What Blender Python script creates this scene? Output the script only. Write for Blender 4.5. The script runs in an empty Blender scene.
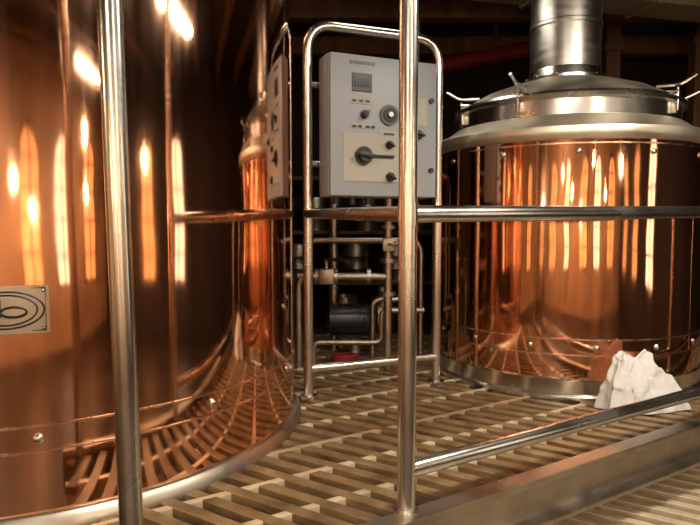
import bpy, bmesh, math, random
from mathutils import Vector, Matrix, noise
random.seed(7)
S = 0.72           # design units -> metres
sc = bpy.context.scene
try:
    sc.view_settings.view_transform = 'Standard'
    sc.view_settings.exposure = 0.0
except Exception: pass

# ------------------------------------------------------------------ materials
def newmat(name):
    m = bpy.data.materials.new(name); m.use_nodes = True
    nt = m.node_tree; b = nt.nodes['Principled BSDF']
    return m, nt, b
def metal(name, c1, c2, rough=(.1,.25), stretch=(14,14,.6), bump=.02, scale=1.0, wav=0.0, metallic=1.0):
    m, nt, b = newmat(name); N = nt.nodes; L = nt.links
    tc = N.new('ShaderNodeTexCoord'); mp = N.new('ShaderNodeMapping'); mp.inputs['Scale'].default_value = stretch
    L.new(tc.outputs['Object'], mp.inputs['Vector'])
    n = N.new('ShaderNodeTexNoise'); n.inputs['Scale'].default_value = scale; n.inputs['Detail'].default_value = 5
    L.new(mp.outputs['Vector'], n.inputs['Vector'])
    cr = N.new('ShaderNodeValToRGB'); cr.color_ramp.elements[0].position=.3; cr.color_ramp.elements[1].position=.7
    cr.color_ramp.elements[0].color = (*c1,1); cr.color_ramp.elements[1].color = (*c2,1)
    L.new(n.outputs['Fac'], cr.inputs['Fac']); L.new(cr.outputs['Color'], b.inputs['Base Color'])
    mr = N.new('ShaderNodeMapRange'); mr.inputs['From Min'].default_value=.3; mr.inputs['From Max'].default_value=.7
    mr.inputs['To Min'].default_value = rough[0]; mr.inputs['To Max'].default_value = rough[1]
    L.new(n.outputs['Fac'], mr.inputs['Value']); L.new(mr.outputs['Result'], b.inputs['Roughness'])
    b.inputs['Metallic'].default_value = metallic
    n2 = N.new('ShaderNodeTexNoise'); n2.inputs['Scale'].default_value = 2.2; n2.inputs['Detail'].default_value = 1
    L.new(tc.outputs['Object'], n2.inputs['Vector'])
    bp = N.new('ShaderNodeBump'); bp.inputs['Strength'].default_value = bump; bp.inputs['Distance'].default_value=.01
    L.new(n.outputs['Fac'], bp.inputs['Height'])
    if wav>0:
        bp2 = N.new('ShaderNodeBump'); bp2.inputs['Strength'].default_value = wav; bp2.inputs['Distance'].default_value=.05
        L.new(n2.outputs['Fac'], bp2.inputs['Height']); L.new(bp2.outputs['Normal'], bp.inputs['Normal'])
    L.new(bp.outputs['Normal'], b.inputs['Normal'])
    return m
def diff(name, c1, c2, rough=.7, scale=6, stretch=(1,1,1), bump=.2, detail=6, spec=.3):
    m = metal(name, c1, c2, (rough*.8, min(1,rough*1.15)), stretch, bump, scale, 0, 0.0)
    m.node_tree.nodes['Principled BSDF'].inputs['Specular IOR Level'].default_value = spec
    return m
COPPER = metal('polished_copper', (.78,.40,.24), (.90,.53,.35), (.04,.11), (10,10,.3), .015, 1.2, .09)
COPPER2 = metal('copper_trim', (.85,.50,.34), (.95,.66,.5), (.2,.3), (9,9,.35), .02, 1.2)
STEEL = metal('stainless_steel', (.62,.59,.54), (.70,.67,.62), (.20,.30), (2,2,2), .004, 2)
STEELB = metal('brushed_steel', (.55,.52,.47), (.68,.65,.60), (.28,.42), (3,3,14), .01, 2)
LID = metal('lid_steel', (.76,.69,.56), (.90,.84,.70), (.38,.55), (4,4,4), .01, 1)
DKSTEEL = metal('dull_steel', (.36,.31,.25), (.50,.44,.37), (.3,.45), (3,3,3), .03, 2)
SLAT = diff('deck_slat', (.115,.070,.032), (.29,.195,.10), .40, 4, (2,2,6), .25, spec=.5)
SUPP = metal('deck_bar', (.58,.46,.30), (.78,.66,.46), (.35,.5), (4,4,4), .03, 2, 0, .35)
GREY = diff('panel_enamel', (.29,.305,.335), (.33,.345,.375), .4, 2, bump=.01, spec=.5)
GREYD = diff('panel_gasket', (.10,.10,.11), (.14,.14,.15), .5, 2, bump=.01)
BLACK = diff('black_plastic', (.012,.012,.014), (.03,.03,.03), .35, 3, bump=.01, spec=.5)
CREAM = diff('label_cream', (.38,.37,.32), (.43,.42,.36), .5, 3, bump=.01)
LCD = diff('display_glass', (.05,.06,.07), (.08,.09,.10), .15, 3, bump=.0, spec=.6)
WHITE = diff('white_cotton', (.62,.61,.60), (.74,.73,.72), .9, 30, bump=.15)
RED = diff('red_paint', (.12,.008,.006), (.18,.012,.010), .45, 3, bump=.03)
REDH = diff('red_rubber', (.20,.015,.015), (.30,.02,.02), .4, 3, bump=.03)
WOOD = diff('dark_wood', (.07,.03,.014), (.16,.075,.035), .55, 2, (3,3,.6), .2)
WOODM = diff('mid_wood', (.11,.055,.025), (.22,.11,.05), .5, 2, (4,4,.5), .2)
BEIGE = diff('beige_duct', (.26,.20,.12), (.36,.29,.18), .6, 2, bump=.05)
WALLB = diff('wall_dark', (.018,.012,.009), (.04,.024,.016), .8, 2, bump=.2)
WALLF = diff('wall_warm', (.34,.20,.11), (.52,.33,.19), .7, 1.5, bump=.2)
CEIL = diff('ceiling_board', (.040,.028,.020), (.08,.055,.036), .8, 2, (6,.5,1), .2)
FLOOR = diff('floor_tile', (.022,.013,.009), (.045,.028,.018), .4, 2, bump=.1)
def emis(name, c, s):
    m, nt, b = newmat(name)
    b.inputs['Base Color'].default_value=(*c,1); b.inputs['Emission Color'].default_value=(*c,1)
    b.inputs['Emission Strength'].default_value=s
    return m
WIN = emis('amber_pane', (1,.58,.25), 1.1)
WINC = emis('cool_pane', (1,.90,.74), 2.4)
BULB = emis('bulb_glow', (1,.80,.52), 140)
FILLTUBE = emis('fill_tube_glow', (1,.92,.8), 9)  # glow for the tubes of the added fill lights

# ------------------------------------------------------------------ builders
class Thing:
    def __init__(s, name, origin=(0,0,0)):
        s.o = Vector(origin)
        s.e = bpy.data.objects.new(name, None); s.e.empty_display_size=.1
        s.e.location = s.o*S; sc.collection.objects.link(s.e)
    def add(s, name, bm, mat, smooth=True, ang=35):
        me = bpy.data.meshes.new(name)
        for v in bm.verts: v.co = (v.co - s.o)*S
        bmesh.ops.recalc_face_normals(bm, faces=bm.faces[:])
        bm.to_mesh(me); bm.free()
        for m in (mat if isinstance(mat,(list,tuple)) else [mat]): me.materials.append(m)
        if smooth:
            for p in me.polygons: p.use_smooth=True
            me.set_sharp_from_angle(angle=math.radians(ang))
        ob = bpy.data.objects.new(name, me); sc.collection.objects.link(ob); ob.parent = s.e
        return ob
def lathe(bm, prof, c=(0,0), seg=128, closed=False):
    rings=[]
    for r,z in prof:
        if r<1e-5: rings.append([bm.verts.new((c[0],c[1],z))])
        else: rings.append([bm.verts.new((c[0]+r*math.cos(2*math.pi*i/seg), c[1]+r*math.sin(2*math.pi*i/seg), z)) for i in range(seg)])
    n=len(rings)
    for k in range(n if closed else n-1):
        a,b=rings[k],rings[(k+1)%n]
        for i in range(seg):
            j=(i+1)%seg
            if len(a)==1 and len(b)==1: continue
            if len(a)==1: bm.faces.new((a[0],b[i],b[j]))
            elif len(b)==1: bm.faces.new((a[i],a[j],b[0]))
            else: bm.faces.new((a[i],a[j],b[j],b[i]))
def sweep(bm, pts, r, seg=16, closed=False):
    pts=[Vector(p) for p in pts]; n=len(pts); rings=[]; up=None
    for i,p in enumerate(pts):
        if closed: t=(pts[(i+1)%n]-pts[i-1]).normalized()
        else: t=(pts[min(i+1,n-1)]-pts[max(i-1,0)]).normalized()
        if up is None:
            up = Vector((0,0,1)) if abs(t.z)<.9 else Vector((1,0,0))
        x=(up-t*up.dot(t)).normalized(); y=t.cross(x); up=x
        rr = r[i] if isinstance(r,(list,tuple)) else r
        rings.append([bm.verts.new(p+rr*(x*math.cos(2*math.pi*k/seg)+y*math.sin(2*math.pi*k/seg))) for k in range(seg)])
    for i in range(n if closed else n-1):
        a,b=rings[i],rings[(i+1)%n]
        for k in range(seg):
            bm.faces.new((a[k],a[(k+1)%seg],b[(k+1)%seg],b[k]))
    if not closed:
        bm.faces.new(rings[0][::-1]); bm.faces.new(rings[-1])
def box(bm, c, h, rz=0, bev=0, M=None):
    R = M if M is not None else Matrix.Rotation(rz,3,'Z')
    vs=[]
    for x in (-1,1):
        for y in (-1,1):
            for z in (-1,1):
                vs.append(bm.verts.new(Vector(c)+R@Vector((x*h[0],y*h[1],z*h[2]))))
    idx=[(0,1,3,2),(4,6,7,5),(0,4,5,1),(2,3,7,6),(0,2,6,4),(1,5,7,3)]
    fs=[bm.faces.new([vs[i] for i in f]) for f in idx]
    if bev>0:
        es=set(e for f in fs for e in f.edges)
        bmesh.ops.bevel(bm, geom=list(es), offset=bev, segments=2, affect='EDGES', profile=.6)
def cyl(bm, a, b, r, seg=20): sweep(bm,[a,b],r,seg)
def dome(bm, c, n, r, h):
    n=Vector(n).normalized(); c=Vector(c)
    sweep(bm,[c, c+n*h*.4, c+n*h*.8, c+n*h],[r,r,r*.75,r*.3],10)
def fillet(pts, rad, n=8):
    pts=[Vector(p) for p in pts]; out=[pts[0]]
    for i in range(1,len(pts)-1):
        a,b,c=pts[i-1],pts[i],pts[i+1]
        d1=(a-b).normalized(); d2=(c-b).normalized(); p=b+d1*rad; q=b+d2*rad
        for k in range(n+1):
            t=k/n; out.append(p*(1-t)**2+b*2*t*(1-t)+q*t*t)
    out.append(pts[-1]); return out
def BM(): return bmesh.new()

FLZ=-.75; CZ=4.6
# ------------------------------------------------------------------ room shell
X0,X1,Y0,Y1=-6.5,7.5,-5.0,11.0
def single(name, c, h, mat):
    me=bpy.data.meshes.new(name); bm=BM(); box(bm,(0,0,0),[k*S for k in h]); bmesh.ops.recalc_face_normals(bm,faces=bm.faces[:]); bm.to_mesh(me); bm.free()
    me.materials.append(mat); o=bpy.data.objects.new(name,me); o.location=Vector(c)*S; sc.collection.objects.link(o); return o
cx,cy=(X0+X1)/2,(Y0+Y1)/2; hx,hy=(X1-X0)/2,(Y1-Y0)/2; zc=(FLZ+CZ)/2; hz=(CZ-FLZ)/2
single('floor',(cx,cy,FLZ-.1),(hx+.2,hy+.2,.1),FLOOR)
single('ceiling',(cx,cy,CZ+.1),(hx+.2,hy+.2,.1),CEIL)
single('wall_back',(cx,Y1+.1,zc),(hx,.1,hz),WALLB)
single('wall_front',(cx,Y0-.1,zc),(hx,.1,hz),WALLF)
single('wall_left',(X0-.1,cy,zc),(.1,hy+.2,hz),WALLF)
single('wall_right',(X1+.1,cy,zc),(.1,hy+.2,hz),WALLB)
t=Thing('ceiling_joists',(0,5,CZ)); bm=BM()
for i in range(9):
    y=-3.5+i*1.7
    box(bm,(cx,y,CZ-.14),(hx,.11,.14),0,.015)
t.add('joists',bm,WOODM,False)

# ------------------------------------------------------------------ arched windows (room behind the viewer)
def arched(name, pos, axis, w, z0, z1, mat):
    t=Thing(name,pos); p=Vector(pos); u=Vector(axis); n=Vector((0,0,1)).cross(u)
    if (n.dot(Vector((0,3,0))-Vector((p.x,p.y,0))))<0: n=-n
    hw=w/2; zs=z1-hw
    outl=[(-hw,z0),(hw,z0),(hw,zs)]+[(hw*math.cos(a),zs+hw*math.sin(a)) for a in [math.pi*k/12 for k in range(1,12)]]+[(-hw,zs)]
    bm=BM(); vs=[bm.verts.new(p+u*a+n*.03+Vector((0,0,b))) for a,b in outl]; bm.faces.new(vs)
    r=bmesh.ops.extrude_face_region(bm,geom=bm.faces[:]); 
    for v in [g for g in r['geom'] if isinstance(g,bmesh.types.BMVert)]: v.co-=n*.03
    t.add('pane',bm,mat,False)
    bm=BM(); sweep(bm,[p+u*a+n*.05+Vector((0,0,b)) for a,b in outl],.06,8,True)
    cyl(bm,p+n*.05+Vector((0,0,z0)),p+n*.05+Vector((0,0,z1)),.035,8)
    k=z0+.6
    while k<zs+.1:
        cyl(bm,p-u*hw+n*.05+Vector((0,0,k)),p+u*hw+n*.05+Vector((0,0,k)),.025,8); k+=.6
    t.add('frame',bm,WOOD)
wi=1
for x,m,w in ((-5.2,WIN,1.1),(-3.2,WIN,1.1),(-.9,WINC,.7),(1.6,WIN,1.1),(3.6,WINC,1.0),(5.8,WIN,1.1)):
    arched('window_%d'%wi,(x,Y0,0),(1,0,0),w,.4,3.3,m); wi+=1
for y,m in ((-3.2,WIN),(-.8,WIN),(1.6,WINC)):
    arched('window_%d'%wi,(X1,y,0),(0,1,0),1.0,.4,3.2,m); wi+=1
for y,m in ((-2.6,WIN),(.2,WIN)):
    arched('window_%d'%wi,(X0,y,0),(0,1,0),1.0,.4,3.2,m); wi+=1

# pendant lamps
def pendant(x,y,z,energy=10):
    t=Thing('pendant_lamp',(x,y,z)); bm=BM()
    lathe(bm,[(.03,z+.34),(.05,z+.32),(.07,z+.25),(.2,z+.08),(.24,z-.02),(.225,z-.02),(.19,z+.07),(.05,z+.24)],(x,y),32); t.add('shade',bm,COPPER2)
    bm=BM(); cyl(bm,(x,y,z+.33),(x,y,CZ),.012,8); t.add('cord',bm,BLACK)
    bm=BM(); lathe(bm,[(0,z-.08),(.05,z-.065),(.075,z-.01),(.06,z+.05),(.03,z+.1),(0,z+.11)],(x,y),20); t.add('bulb',bm,BULB)
    l=bpy.data.lights.new('pendant_light','POINT'); l.energy=energy; l.color=(1,.80,.56); l.shadow_soft_size=.05
    o=bpy.data.objects.new('pendant_light',l); o.location=Vector((0,0,-.16))*S; o.parent=t.e; sc.collection.objects.link(o)
for p in ((1.3,-3.9,1.85),(-.9,-2.4,2.75),(-2.9,-1.5,2.1),(2.6,-1.6,2.9),(4.7,.4,2.6),(-4.6,.8,3.0),(4.4,-3.6,2.2),(.2,-3.2,2.3),(-1.9,-3.6,1.9)):
    pendant(*p)

# added ceiling fill lights, modelled as tube fittings to brighten the room
def fill_fixture(x,y,L,rz,energy,zz=CZ-.42):
    t=Thing('added_ceiling_fill',(x,y,zz)); bm=BM()
    box(bm,(x,y,zz+.06),(L/2,.16,.05),rz,.01); d=Vector((math.cos(rz),math.sin(rz),0))
    for s in (-1,1):
        q=Vector((x,y,zz))+d*s*L*.4; cyl(bm,q+Vector((0,0,.1)),(q.x,q.y,CZ),.012,8)
    t.add('fill_housing',bm,STEELB)
    bm=BM(); cyl(bm,Vector((x,y,zz-.02))-d*L*.47,Vector((x,y,zz-.02))+d*L*.47,.035,12); t.add('fill_tube',bm,FILLTUBE)
    l=bpy.data.lights.new('fill_area_light','AREA'); l.shape='RECTANGLE'; l.size=L*S; l.size_y=.3*S; l.energy=energy; l.color=(1,.90,.75)
    o=bpy.data.objects.new('fill_area_light',l); o.location=Vector((0,0,-.08))*S; o.rotation_euler=(0,0,rz); o.parent=t.e; sc.collection.objects.link(o)
fill_fixture(.9,1.0,1.8,0,78)
fill_fixture(-1.6,-3.6,1.8,0,60)
fill_fixture(3.2,2.6,1.8,.5,90)
fill_fixture(.5,5.9,1.6,1.3,6)
fill_fixture(4.0,-2.6,1.8,0,50)

# ------------------------------------------------------------------ tanks
LC=(-2.36,4.677); LR=1.91
RC=(2.265,6.44);  RR=1.325
def tank_body(t,c,R,zb,zt,seam_z,bolts_at):
    bm=BM(); lathe(bm,[(R,zb),(R,zt)],c,192); t.add('copper_shell',bm,COPPER)
    bm=BM()
    for z in seam_z: lathe(bm,[(R-.002,z-.008),(R+.007,z-.006),(R+.007,z+.006),(R-.002,z+.008)],c,192)
    t.add('seam_beads',bm,COPPER2)
    bm=BM()
    for th,z in bolts_at:
        a=math.radians(th); n=Vector((math.cos(a),math.sin(a),0)); p=Vector((c[0],c[1],z))+n*R
        dome(bm,p,n,.026,.02)
    t.add('bolts',bm,STEEL)
t=Thing('copper_brew_kettle',(LC[0],LC[1],FLZ))
bl=[(a,.455) for a in (-120,-100,-65.2,-36.5,-8,20,50)]+[(a,3.3) for a in range(-120,61,30)]
tank_body(t,LC,LR,.065,3.5,(.52,.39,3.38),bl)
bm=BM(); lathe(bm,[(LR-.02,FLZ),(LR-.02,.1)],LC,160); t.add('lower_shell',bm,STEELB)
bm=BM(); lathe(bm,[(LR-.01,-.06),(LR+.06,-.06),(LR+.06,.0),(LR+.05,.02),(LR+.03,.065),(LR+.015,.075),(LR-.01,.075)],LC,192); t.add('steel_curb',bm,DKSTEEL)
bm=BM(); lathe(bm,[(LR,3.5),(LR+.04,3.52),(LR+.05,3.56),(LR+.03,3.6),(LR-.1,3.66),(LR-.5,3.84),(.9,3.95),(.42,4.02)],LC,128); t.add('lid',bm,LID)
bm=BM(); lathe(bm,[(.38,3.95),(.38,CZ)],LC,64); t.add('flue',bm,STEELB)
bm=BM()
for th in (-59.8,-44.7):
    a=math.radians(th); n=Vector((math.cos(a),math.sin(a),0)); 
    box(bm,Vector((LC[0],LC[1],1.95))+n*(LR),(.004,.007,1.42),a)
t.add('vertical_seams',bm,COPPER)
# nameplate
def on_cyl(th,z,off): 
    a=math.radians(th); return Vector((LC[0]+(LR+off)*math.cos(a),LC[1]+(LR+off)*math.sin(a),z))
bm=BM(); th0,th1=-74.5,-63.2; za,zb=.99,1.225
g=[[[bm.verts.new(on_cyl(th0+(th1-th0)*i/12,z,o)) for i in range(13)] for z in (za,zb)] for o in (.001,.014)]
for i in range(12):
    bm.faces.new((g[1][0][i],g[1][0][i+1],g[1][1][i+1],g[1][1][i]))
    bm.faces.new((g[0][0][i],g[0][0][i+1],g[1][0][i+1],g[1][0][i]))
    bm.faces.new((g[0][1][i],g[0][1][i+1],g[1][1][i+1],g[1][1][i]))
for i in (0,12): bm.faces.new((g[0][0][i],g[0][1][i],g[1][1][i],g[1][0][i]))
t.add('nameplate',bm,DKSTEEL)
bm=BM(); tm=(th0+th1)/2; zm=(za+zb)/2; hw=(th1-th0)/2
for k in (.88,.72):
    sweep(bm,[on_cyl(tm+hw*k*math.cos(a),zm+.09*k/.88*math.sin(a),.015) for a in [2*math.pi*i/40 for i in range(40)]],.005,6,True)
sweep(bm,[on_cyl(tm+hw*.3*math.cos(a)+1.0,zm+.025*math.sin(a)-.01,.015) for a in [2*math.pi*i/20 for i in range(20)]],.007,6,True)
sweep(bm,[on_cyl(tm-.8,zm-.035,.015),on_cyl(tm-.8,zm+.055,.015)],.007,6)
sweep(bm,[on_cyl(tm-3.8,zm-.02,.015),on_cyl(tm-2.2,zm+.03,.015),on_cyl(tm-1.4,zm-.02,.015)],.006,6)
e=.5
sweep(bm,[on_cyl(a,b,.015) for a,b in ((th0+e,za+.012),(th1-e,za+.012),(th1-e,zb-.012),(th0+e,zb-.012))],.004,6,True)
t.add('nameplate_emblem',bm,BLACK)
bm=BM()
for a,b in ((th0+e+.3,za+.025),(th1-e-.3,za+.025),(th1-e-.3,zb-.025),(th0+e+.3,zb-.025)):
    p=on_cyl(a,b,.014); dome(bm,p,p-Vector((LC[0],LC[1],b)),.009,.008)
t.add('nameplate_rivets',bm,STEEL)

# right kettle
t=Thing('copper_lauter_tun',(RC[0],RC[1],FLZ))
bl=[(a,.46) for a in range(-168,-20,24)]+[(a,2.15) for a in range(-160,-20,28)]
tank_body(t,RC,RR,.18,2.27,(.53,.39,2.22),bl)
bm=BM(); lathe(bm,[(RR-.03,FLZ),(RR-.03,.0),(RR+.05,.0),(RR+.05,.03),(RR+.01,.05),(RR+.01,.16),(RR+.02,.18),(RR-.01,.185)],RC,160); t.add('steel_base_ring',bm,STEEL)
bm=BM(); lathe(bm,[(RR-.01,2.25),(RR+.03,2.26),(RR+.05,2.285),(RR+.06,2.32),(RR+.05,2.365),(RR+.02,2.385),(RR-.05,2.40),(1.14,2.50),(1.10,2.51)],RC,160); t.add('rim_shoulder',bm,LID)
bm=BM(); lathe(bm,[(1.11,2.48),(1.13,2.50),(1.10,2.51),(1.10,2.65),(1.14,2.66),(1.155,2.69),(1.14,2.715),(1.08,2.725)],RC,128); t.add('steel_collar',bm,STEEL)
bm=BM(); lathe(bm,[(1.08,2.72),(1.03,2.76),(.85,2.86),(.6,2.95),(.40,3.01)],RC,128); t.add('conical_lid',bm,LID)
bm=BM(); lathe(bm,[(.355,2.97),(.355,CZ)],RC,96); 
lathe(bm,[(.36,3.55),(.368,3.56),(.368,3.59),(.36,3.60)],RC,96); t.add('flue',bm,STEELB)
bm=BM(); lathe(bm,[(.35,2.99),(.42,2.99),(.42,3.03),(.385,3.04),(.37,3.12),(.35,3.13)],RC,96)
for i in range(12):
    a=2*math.pi*i/12; q=Vector((RC[0]+.40*math.cos(a),RC[1]+.40*math.sin(a),3.03)); dome(bm,q,(0,0,1),.014,.025)
t.add('flue_flange',bm,STEEL)
bm=BM()
for i,th in enumerate((-170,-130,-50,-12,24,60,96,132)):
    a=math.radians(th); n=Vector((math.cos(a),math.sin(a),0)); tt=Vector((-n.y,n.x,0)); C=Vector((RC[0],RC[1],0))
    M=Matrix((n,tt,Vector((0,0,1)))).transposed()
    box(bm,C+n*1.12+Vector((0,0,2.60)),(.022,.028,.05),M=M,bev=.006)
    box(bm,C+n*1.09+Vector((0,0,2.745)),(.07,.025,.012),M=M,bev=.005)
    cyl(bm,C+n*1.14+Vector((0,0,2.57)),C+n*1.14+Vector((0,0,2.78)),.011,8)
    sweep(bm,fillet([C+n*.95+Vector((0,0,2.82)),C+n*1.16+Vector((0,0,2.80)),C+n*1.30+Vector((0,0,2.87))],.05,5),.016,10)
t.add('lid_clamps',bm,STEEL)

# ------------------------------------------------------------------ slatted platform
P0=Vector((.33,2.985,0)); E=Vector((2.33,1.47,0)).normalized(); NRM=Vector((-E.y,E.x,0))
SD=Vector((math.cos(math.radians(-33)),math.sin(math.radians(-33)),0))
def cut(p,d,half,planes,circles):
    n=Vector((-d.y,d.x,0)); lo,hi=-12,12
    for q,m in planes:
        for o in (-half,half):
            b=p+n*o; f0=(b-q).dot(m); f1=d.dot(m)
            if abs(f1)<1e-6:
                if f0<0: return []
                continue
            s=-f0/f1
            if f1>0: lo=max(lo,s)
            else: hi=min(hi,s)
    if hi-lo<.05: return []
    iv=[(lo,hi)]
    for c,R in circles:
        C=Vector((c[0],c[1],0)); rem=None
        for o in (-half,0,half):
            b=p+n*o; k=(C-b).dot(d); dist2=(C-b).length_squared-k*k
            if dist2<R*R:
                h=math.sqrt(R*R-dist2); rem=(min(rem[0],k-h),max(rem[1],k+h)) if rem else (k-h,k+h)
        if rem:
            nv=[]
            for a,b2 in iv:
                if rem[1]<=a or rem[0]>=b2: nv.append((a,b2)); continue
                if rem[0]-a>.05: nv.append((a,rem[0]))
                if b2-rem[1]>.05: nv.append((rem[1],b2))
            iv=nv
    return iv
circ=[(LC,LR+.015),(RC,RR+.015)]
planes=[(P0+NRM*.05,NRM),(P0-E*1.52,E),(Vector((5.6,0,0)),Vector((-1,0,0))),(Vector((0,8.4,0)),Vector((0,-1,0)))]
t=Thing('slatted_platform',(1,5,FLZ))
def slats(bm,z,planes,circ,pitch,hw,th,d):
    n=Vector((-d.y,d.x,0))
    o=-10
    while o<12:
        p=n*o
        for a,b in cut(p,d,hw,planes,circ):
            c=p+d*(a+b)/2; box(bm,(c.x,c.y,z-th/2+random.uniform(-.003,.003)),((b-a)/2,hw,th/2),math.atan2(d.y,d.x),.006)
        o+=pitch
bm=BM(); slats(bm,0,planes,circ,.152,.040,.05,SD); t.add('slats',bm,SLAT,False)
bm=BM(); slats(bm,-.001,planes,circ,.40,.024,.12,E); t.add('bearer_bars',bm,SUPP,False)
ea=math.atan2(E.y,E.x)
bm=BM()
A=P0-E*1.55; B=P0+E*5.6; mid=(A+B)/2; hl=(B-A).length/2
for zc2,hh,off,hw in ((.035,.02,0,.06),(-.10,.13,.045,.014),(-.235,.014,0,.06)):
    c=mid+NRM*(off-.01); box(bm,(c.x,c.y,zc2),(hl,hw,hh),ea,.006)
t.add('edge_channel',bm,DKSTEEL,False)
bm=BM()
for s in (-1.4,.7,4.6,5.5):
    p=P0+E*s+NRM*.12; box(bm,(p.x,p.y,(FLZ-.12)/2-.0),(.05,.05,(-.12-FLZ)/2),ea,.008)
for x,y in ((-.1,7.8),(.3,6.4),(4.6,7.9),(-3.0,8.0)):
    box(bm,(x,y,(FLZ-.12)/2),(.05,.05,(-.12-FLZ)/2),0,.008)
t.add('legs',bm,DKSTEEL,False)

# lower step
t=Thing('slatted_step',(2,3.4,FLZ))
pl=[(P0-NRM*1.3,NRM),(P0+NRM*1.1,-NRM),(P0+E*.55,E),(P0+E*4.6,-E)]
bm=BM(); slats(bm,-.50,pl,[],.16,.034,.05,SD); t.add('slats',bm,SUPP,False)
bm=BM(); slats(bm,-.55,pl,[],.6,.03,.2,E); t.add('runners',bm,DKSTEEL,False)

# ------------------------------------------------------------------ railing
TR=.046
t=Thing('steel_railing',(P0.x,P0.y,0))
mp=P0+Vector((-.04,.02,0))
bm=BM()
cyl(bm,(mp.x,mp.y,-.24),(mp.x-.003,mp.y,CZ),TR+.001,28); t.add('centre_post',bm,STEEL)
bm=BM(); cyl(bm,(-.845,2.28,-.24),(-.915,2.24,CZ),TR-.001,28); t.add('gate_post',bm,STEEL)
bm=BM(); r0=Vector((mp.x,mp.y,1.575)); r1=P0+E*5.5; r1.z=1.66
sweep(bm,[r0,r1],TR*.95,24); t.add('hand_rail',bm,STEEL)
bm=BM(); sweep(bm,[(mp.x,mp.y,.27),(r1.x,r1.y,.25)],.046,20); t.add('toe_rail',bm,STEEL)
bm=BM(); 
cyl(bm,(r1.x,r1.y,0),(r1.x,r1.y,1.70),TR,24); p=P0+E*3.9; cyl(bm,(p.x,p.y,.04),(p.x,p.y,1.62),TR*.9,20); t.add('side_posts',bm,STEEL)
bm=BM(); cyl(bm,(mp.x,mp.y,1.52),(mp.x,mp.y,1.63),TR+.005,28)
cyl(bm,(mp.x,mp.y,.0),(mp.x,mp.y,.06),TR+.02,28); t.add('collars',bm,STEEL)

# ------------------------------------------------------------------ panel frame + control box
FA=Vector((-.364,5.2,0)); FB=Vector((.826,5.7,0)); U=(FB-FA).normalized(); FN=Vector((U.y,-U.x,0))
t=Thing('panel_support_frame',FA)
bm=BM(); top=3.23
sweep(bm,fillet([FA+Vector((0,0,0)),FA+Vector((0,0,top)),FB+Vector((0,0,top)),FB+Vector((0,0,0))],.24,10),TR*.95,20); t.add('hoop',bm,STEEL)
bm=BM()
for z in (1.62,.26): cyl(bm,FA+Vector((0,0,z)),FB+Vector((0,0,z)),TR*.9,20)
t.add('cross_bars',bm,STEEL)
bm=BM(); cyl(bm,(mp.x,mp.y,1.575),FA+Vector((0,0,1.62)),TR*.9,20); t.add('link_rail',bm,STEEL)
bm=BM()
for q in (FA,FB): cyl(bm,q+Vector((0,0,.0)),q+Vector((0,0,.03)),.08,24)
t.add('feet',bm,STEEL)
bm=BM()
for z in (2.05,2.72): cyl(bm,FA+Vector((0,0,z)),FB+Vector((0,0,z)),TR*.6,16)
t.add('mount_bars',bm,STEEL)

t=Thing('electrical_control_panel',FA+Vector((0,0,1.76)))
FO=FA+FN*.30
MB=Matrix((U,-FN,Vector((0,0,1)))).transposed()
def fp(s,z,o=0): 
    v=FO+U*s+FN*o; return Vector((v.x,v.y,z))
s0,s1=.085,1.09; W=(s1-s0); SC=(s0+s1)/2; zb,zt=1.76,2.93
bm=BM(); c=fp(SC,(zb+zt)/2,-.14); box(bm,c,(W/2,.115,(zt-zb)/2),M=MB,bev=.02); t.add('enclosure',bm,GREY,True)
bm=BM(); box(bm,fp(SC,(zb+zt)/2,-.015),(W/2-.012,.012,(zt-zb)/2-.012),M=MB,bev=.004); t.add('gasket',bm,GREYD,False)
bm=BM(); box(bm,fp(SC,(zb+zt)/2,.0),(W/2-.006,.012,(zt-zb)/2-.006),M=MB,bev=.008); t.add('door',bm,GREY,True)
F=.013
bm=BM(); box(bm,fp(.37,2.70,F),(.09,.008,.075),M=MB,bev=.004); t.add('display_bezel',bm,BLACK,False)
bm=BM(); box(bm,fp(.37,2.71,F+.008),(.07,.004,.045),M=MB); t.add('display_screen',bm,LCD,False)
bm=BM(); box(bm,fp(.46,2.085,F),(.26,.006,.20),M=MB,bev=.003)
for s,z,a,b in ((.37,2.555,.10,.03),(.62,2.30,.09,.025),(.37,2.345,.10,.02),(.9,2.5,.09,.12)):
    box(bm,fp(s,z,F),(a,.004,b),M=MB)
t.add('label_plates',bm,CREAM,False)
bm=BM()
def knob(s,z,r,ang=0,h=.05):
    cyl(bm,fp(s,z,F),fp(s,z,F+h*.5),r,24); cyl(bm,fp(s,z,F+h*.5),fp(s,z,F+h),r*.72,24)
    Mh=MB@Matrix.Rotation(ang,3,'Y'); box(bm,fp(s,z,F+h+.012),(r*.95,.014,r*.22),M=Mh,bev=.004)
knob(.38,2.10,.075,.15,.07); knob(.39,2.44,.035,-.8); knob(.62,2.20,.035,.6); knob(.63,1.93,.04,.6); knob(.9,2.3,.04,.3)
for s,z in ((.30,2.55),(.36,2.55),(.42,2.55),(.30,2.34),(.35,2.34),(.42,2.34),(.47,2.34)):
    box(bm,fp(s,z,F+.005),(.018,.003,.010),M=MB)
for k in range(9): box(bm,fp(.27+k*.026,2.86,F),(.009,.003,.011 if k%2 else .014),M=MB)
for k in range(5): box(bm,fp(.58+k*.02,2.29,F+.005),(.007,.003,.009),M=MB)
cyl(bm,fp(.47,2.10,F+.02),fp(.66,2.10,F+.02),.012,10)
cyl(bm,fp(1.03,2.6,F),fp(1.03,2.6,F+.02),.022,16); cyl(bm,fp(1.03,2.0,F),fp(1.03,2.0,F+.02),.022,16)
t.add('knobs_and_lettering',bm,BLACK)
bm=BM(); cyl(bm,fp(.62,2.45,F),fp(.62,2.45,F+.02),.085,32); t.add('gauge_bezel',bm,GREYD)
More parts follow.
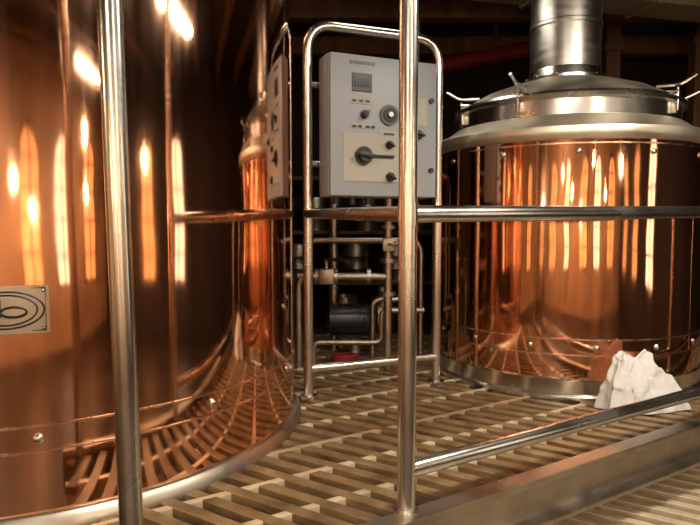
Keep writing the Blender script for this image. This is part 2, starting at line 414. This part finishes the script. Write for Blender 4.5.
bm=BM(); cyl(bm,fp(.62,2.45,F+.02),fp(.62,2.45,F+.03),.06,32); t.add('gauge_face',bm,BLACK)
bm=BM(); cyl(bm,fp(.62,2.45,F+.03),fp(.62,2.45,F+.05),.022,20); t.add('gauge_hub',bm,STEEL)
bm=BM()
for s in (.2,.95):
    q=FA+U*s
    for z in (2.05,2.72):
        box(bm,Vector((q.x,q.y,z))+FN*.035,(.06,.02,.05),M=MB)
t.add('mount_clamps',bm,STEELB,False)
bm=BM()
for s in (.2,.35,.5,.9): cyl(bm,fp(s,1.70,-.14),fp(s,1.77,-.14),.03,12)
t.add('cable_glands',bm,BLACK)

# ------------------------------------------------------------------ pipework + pump behind the frame
t=Thing('process_pipework',(.2,6.5,0))
bm=BM()
px=.40; py=6.3
cyl(bm,(px,py,0),(px,py,2.6),.045,16); 
sweep(bm,fillet([(-.55,6.35,.98),(px,6.3,.98)],.1),.04,16)
sweep(bm,fillet([(-.5,6.75,0),(-.5,6.75,1.35),(.80,6.75,1.35),(.80,6.75,0)],.15),.035,16)
sweep(bm,fillet([(-.2,7.3,0),(-.2,7.3,2.1),(.78,7.3,2.1),(.78,7.3,4.55)],.2),.06,16)
sweep(bm,fillet([(-.55,6.35,0),(-.55,6.35,.98),(-.2,6.35,.98)],.12),.04,16)
sweep(bm,fillet([(.25,6.6,0),(.25,6.6,.7),(.62,6.6,.7),(.62,6.6,1.6)],.1),.03,14)
sweep(bm,fillet([(-.4,6.45,.0),(-.4,6.45,.25),(.34,6.45,.25),(.34,6.45,.6),(.8,6.45,.6)],.08),.03,14)
for x,y,z in ((px,py,1.15),(px,py,.8),(px,py,1.5)): cyl(bm,(x,y,z-.02),(x,y,z+.02),.085,20)
for x in (-.35,-.15,.2): cyl(bm,(x-.02,6.33,.98),(x+.02,6.33,.98),.085,20)
t.add('pipes',bm,DKSTEEL)
bm=BM(); box(bm,(-.25,6.33,.98),(.08,.07,.08),0,.02); cyl(bm,(-.25,6.33,1.0),(-.25,6.33,1.16),.02,10)
sweep(bm,[(-.25,6.33,1.15),(-.10,6.2,1.17),(-.02,6.12,1.15)],.018,10)
box(bm,(px,py-.02,1.32),(.06,.06,.07),0,.015); sweep(bm,[(px,py-.05,1.32),(px+.03,py-.16,1.32),(px+.2,py-.18,1.36)],.018,10)
t.add('valves',bm,DKSTEEL)
t=Thing('transfer_pump',(.05,7.0,0)); bm=BM()
lathe(bm,[(0,.0),(.24,.0),(.24,.03),(.08,.05),(.08,.2)],(.05,6.98),24); t.add('pedestal',bm,DKSTEEL)
bm=BM(); sweep(bm,[(-.28,6.98,.42),(-.24,6.98,.42),(-.23,6.98,.42),(.2,6.98,.42),(.24,6.98,.42),(.32,6.98,.42)],[.10,.16,.18,.18,.16,.10],28)
for k in range(12): 
    x=-.2+k*.034; cyl(bm,(x,6.98,.42),(x+.012,6.98,.42),.195,28)
t.add('motor',bm,BLACK)
bm=BM(); cyl(bm,(.32,6.98,.42),(.44,6.98,.42),.18,28); cyl(bm,(.38,6.98,.5),(.38,6.98,.8),.05,14); t.add('volute',bm,DKSTEEL)
t=Thing('red_hose',(.1,6.4,0)); bm=BM(); pts=[]
for k in range(60):
    a=k*.32; pts.append((-.06+.14*math.cos(a)*(1+.05*math.sin(k)),6.60+.09*math.sin(a),.025+k*.0010))
sweep(bm,pts,.020,10); t.add('hose_coil',bm,REDH)
t=Thing('storage_shelf',(-.6,10.3,FLZ)); bm=BM()
for z in (FLZ+.4,.55,1.4,2.3): box(bm,(-.3,10.4,z),(1.9,.4,.03),0,.005)
for x in (-2.15,-.3,1.55):
    for y in (10.05,10.75): box(bm,(x,y,(FLZ+2.6)/2),(.035,.035,(2.6-FLZ)/2),0,.004)
t.add('rack',bm,WOODM,False)
def keg(x,y,z,sca=1,m=STEEL):
    t=Thing('beer_keg',(x,y,z)); bm=BM(); r=.26*sca; h=.62*sca
    lathe(bm,[(0,z+.03),(r*.8,z+.03),(r*.88,z),(r*.95,z),(r*.95,z+.06),(r,z+.1),(r,z+h*.3),(r*1.04,z+h*.33),(r,z+h*.36),(r,z+h*.64),(r*1.04,z+h*.67),(r,z+h*.7),(r,z+h*.88),(r*.93,z+h*.93),(r*.93,z+h),(r*.86,z+h),(r*.84,z+h*.93),(0,z+h*.94)],(x,y),32); t.add('keg_body',bm,m)
for x,z,sca in ((-1.6,.58,1),(-.9,.58,1),(.1,.58,1),(.8,.58,1),(-.6,1.43,.9),(.3,1.43,.9),(1.1,1.43,.9),(.6,FLZ+.43,1),(-.1,FLZ+.43,1)): keg(x,10.35,z,sca,DKSTEEL)

# ------------------------------------------------------------------ overhead members & posts
t=Thing('red_sprinkler_main',(2,9,4)); bm=BM(); a0=Vector((.75,8.4,3.62)); a1=Vector((3.4,9.0,4.25)); sweep(bm,[a0,a1],.11,20)
for s in (0.05,.5,.95):
    q=a0.lerp(a1,s); cyl(bm,q,(q.x,q.y,CZ),.02,8)
t.add('pipe',bm,RED)
t=Thing('beige_air_duct',(2,8,4.2)); bm=BM()
M=Matrix.Rotation(math.radians(14),3,'Z'); DC=Vector((3.6,7.55,4.30)); box(bm,DC,(3.6,.26,.13),M=M,bev=.02)
for k in range(-2,3):
    q=DC+M@Vector((k*1.5,0,0)); box(bm,q,(.025,.29,.155),M=M,bev=.004)
    for s in(-1,1):
        w=q+M@Vector((0,s*.27,0)); cyl(bm,w,(w.x,w.y,CZ),.012,8)
t.add('duct_run',bm,BEIGE,False)
for x,y in ((4.05,9.5),(5.25,9.2),(-1.5,9.5)):
    t=Thing('timber_post',(x,y,FLZ)); bm=BM(); box(bm,(x,y,(FLZ+CZ)/2),(.11,.11,(CZ-FLZ)/2),0,.015); box(bm,(x,y,FLZ+.08),(.15,.15,.08),0,.01); box(bm,(x,y,CZ-.35),(.16,.16,.06),0,.01); t.add('post',bm,WOODM,False)

# ------------------------------------------------------------------ white cloth
t=Thing('white_cleaning_cloth',(2.3,4.85,0)); bm=BM()
nr,na=30,96; C=Vector((2.27,4.86,0)); rings=[]
for i in range(nr+1):
    f=i/nr; ring=[]
    for j in range(na):
        a=2*math.pi*j/na
        rx=.19+.03*math.sin(3*a+1)+.02*math.sin(7*a)
        if math.cos(a)>0: rx+=.30*math.cos(a)**2
        ry=.15+.02*math.sin(5*a)
        fold=.05*math.sin(6*a+2.6*f)*f+.03*math.sin(11*a-4*f)*f
        x=math.cos(a)*rx*f; y=math.sin(a)*ry*f
        base=.45*(1-f**2.0)**.9 if math.cos(a)<=0 else .45*max((1-f)**(1+.6*math.cos(a)),0)
        h=base+.20*math.sin(math.pi*f)*max(0,math.cos(a))+.03+fold*(1-f)*1.6
        p=Vector((C.x-.03*(1-f)+x, C.y+y, 0)); nn=noise.noise(Vector((p.x*8,p.y*8,f*5)))
        n2=noise.noise(Vector((p.x*20+3,p.y*20,f*9)))
        h+=(.09*nn+.035*n2)*(1-f*.6)
        p.x+=fold*.6*math.cos(a)+.03*n2; p.y+=.03*nn
        p.z=max(.008,h*(1 if f<1 else .2))
        ring.append(bm.verts.new(p))
    rings.append(ring)
for i in range(nr):
    for j in range(na):
        k=(j+1)%na
        bm.faces.new((rings[i][j],rings[i][k],rings[i+1][k],rings[i+1][j]))
bmesh.ops.remove_doubles(bm,verts=bm.verts[:],dist=.0008)
o=t.add('cloth',bm,WHITE,True,180)

# ------------------------------------------------------------------ world, camera
w=bpy.data.worlds.new('World'); sc.world=w; w.use_nodes=True
w.node_tree.nodes['Background'].inputs[0].default_value=(.25,.17,.1,1); w.node_tree.nodes['Background'].inputs[1].default_value=.3
cam=bpy.data.cameras.new('Camera'); cam.sensor_width=36; cam.lens=600/700*36; cam.clip_start=.02
co=bpy.data.objects.new('Camera',cam); co.location=Vector((0,0,1.52))*S
co.rotation_euler=(math.radians(90-3.55),math.radians(0),0); sc.collection.objects.link(co); sc.camera=co
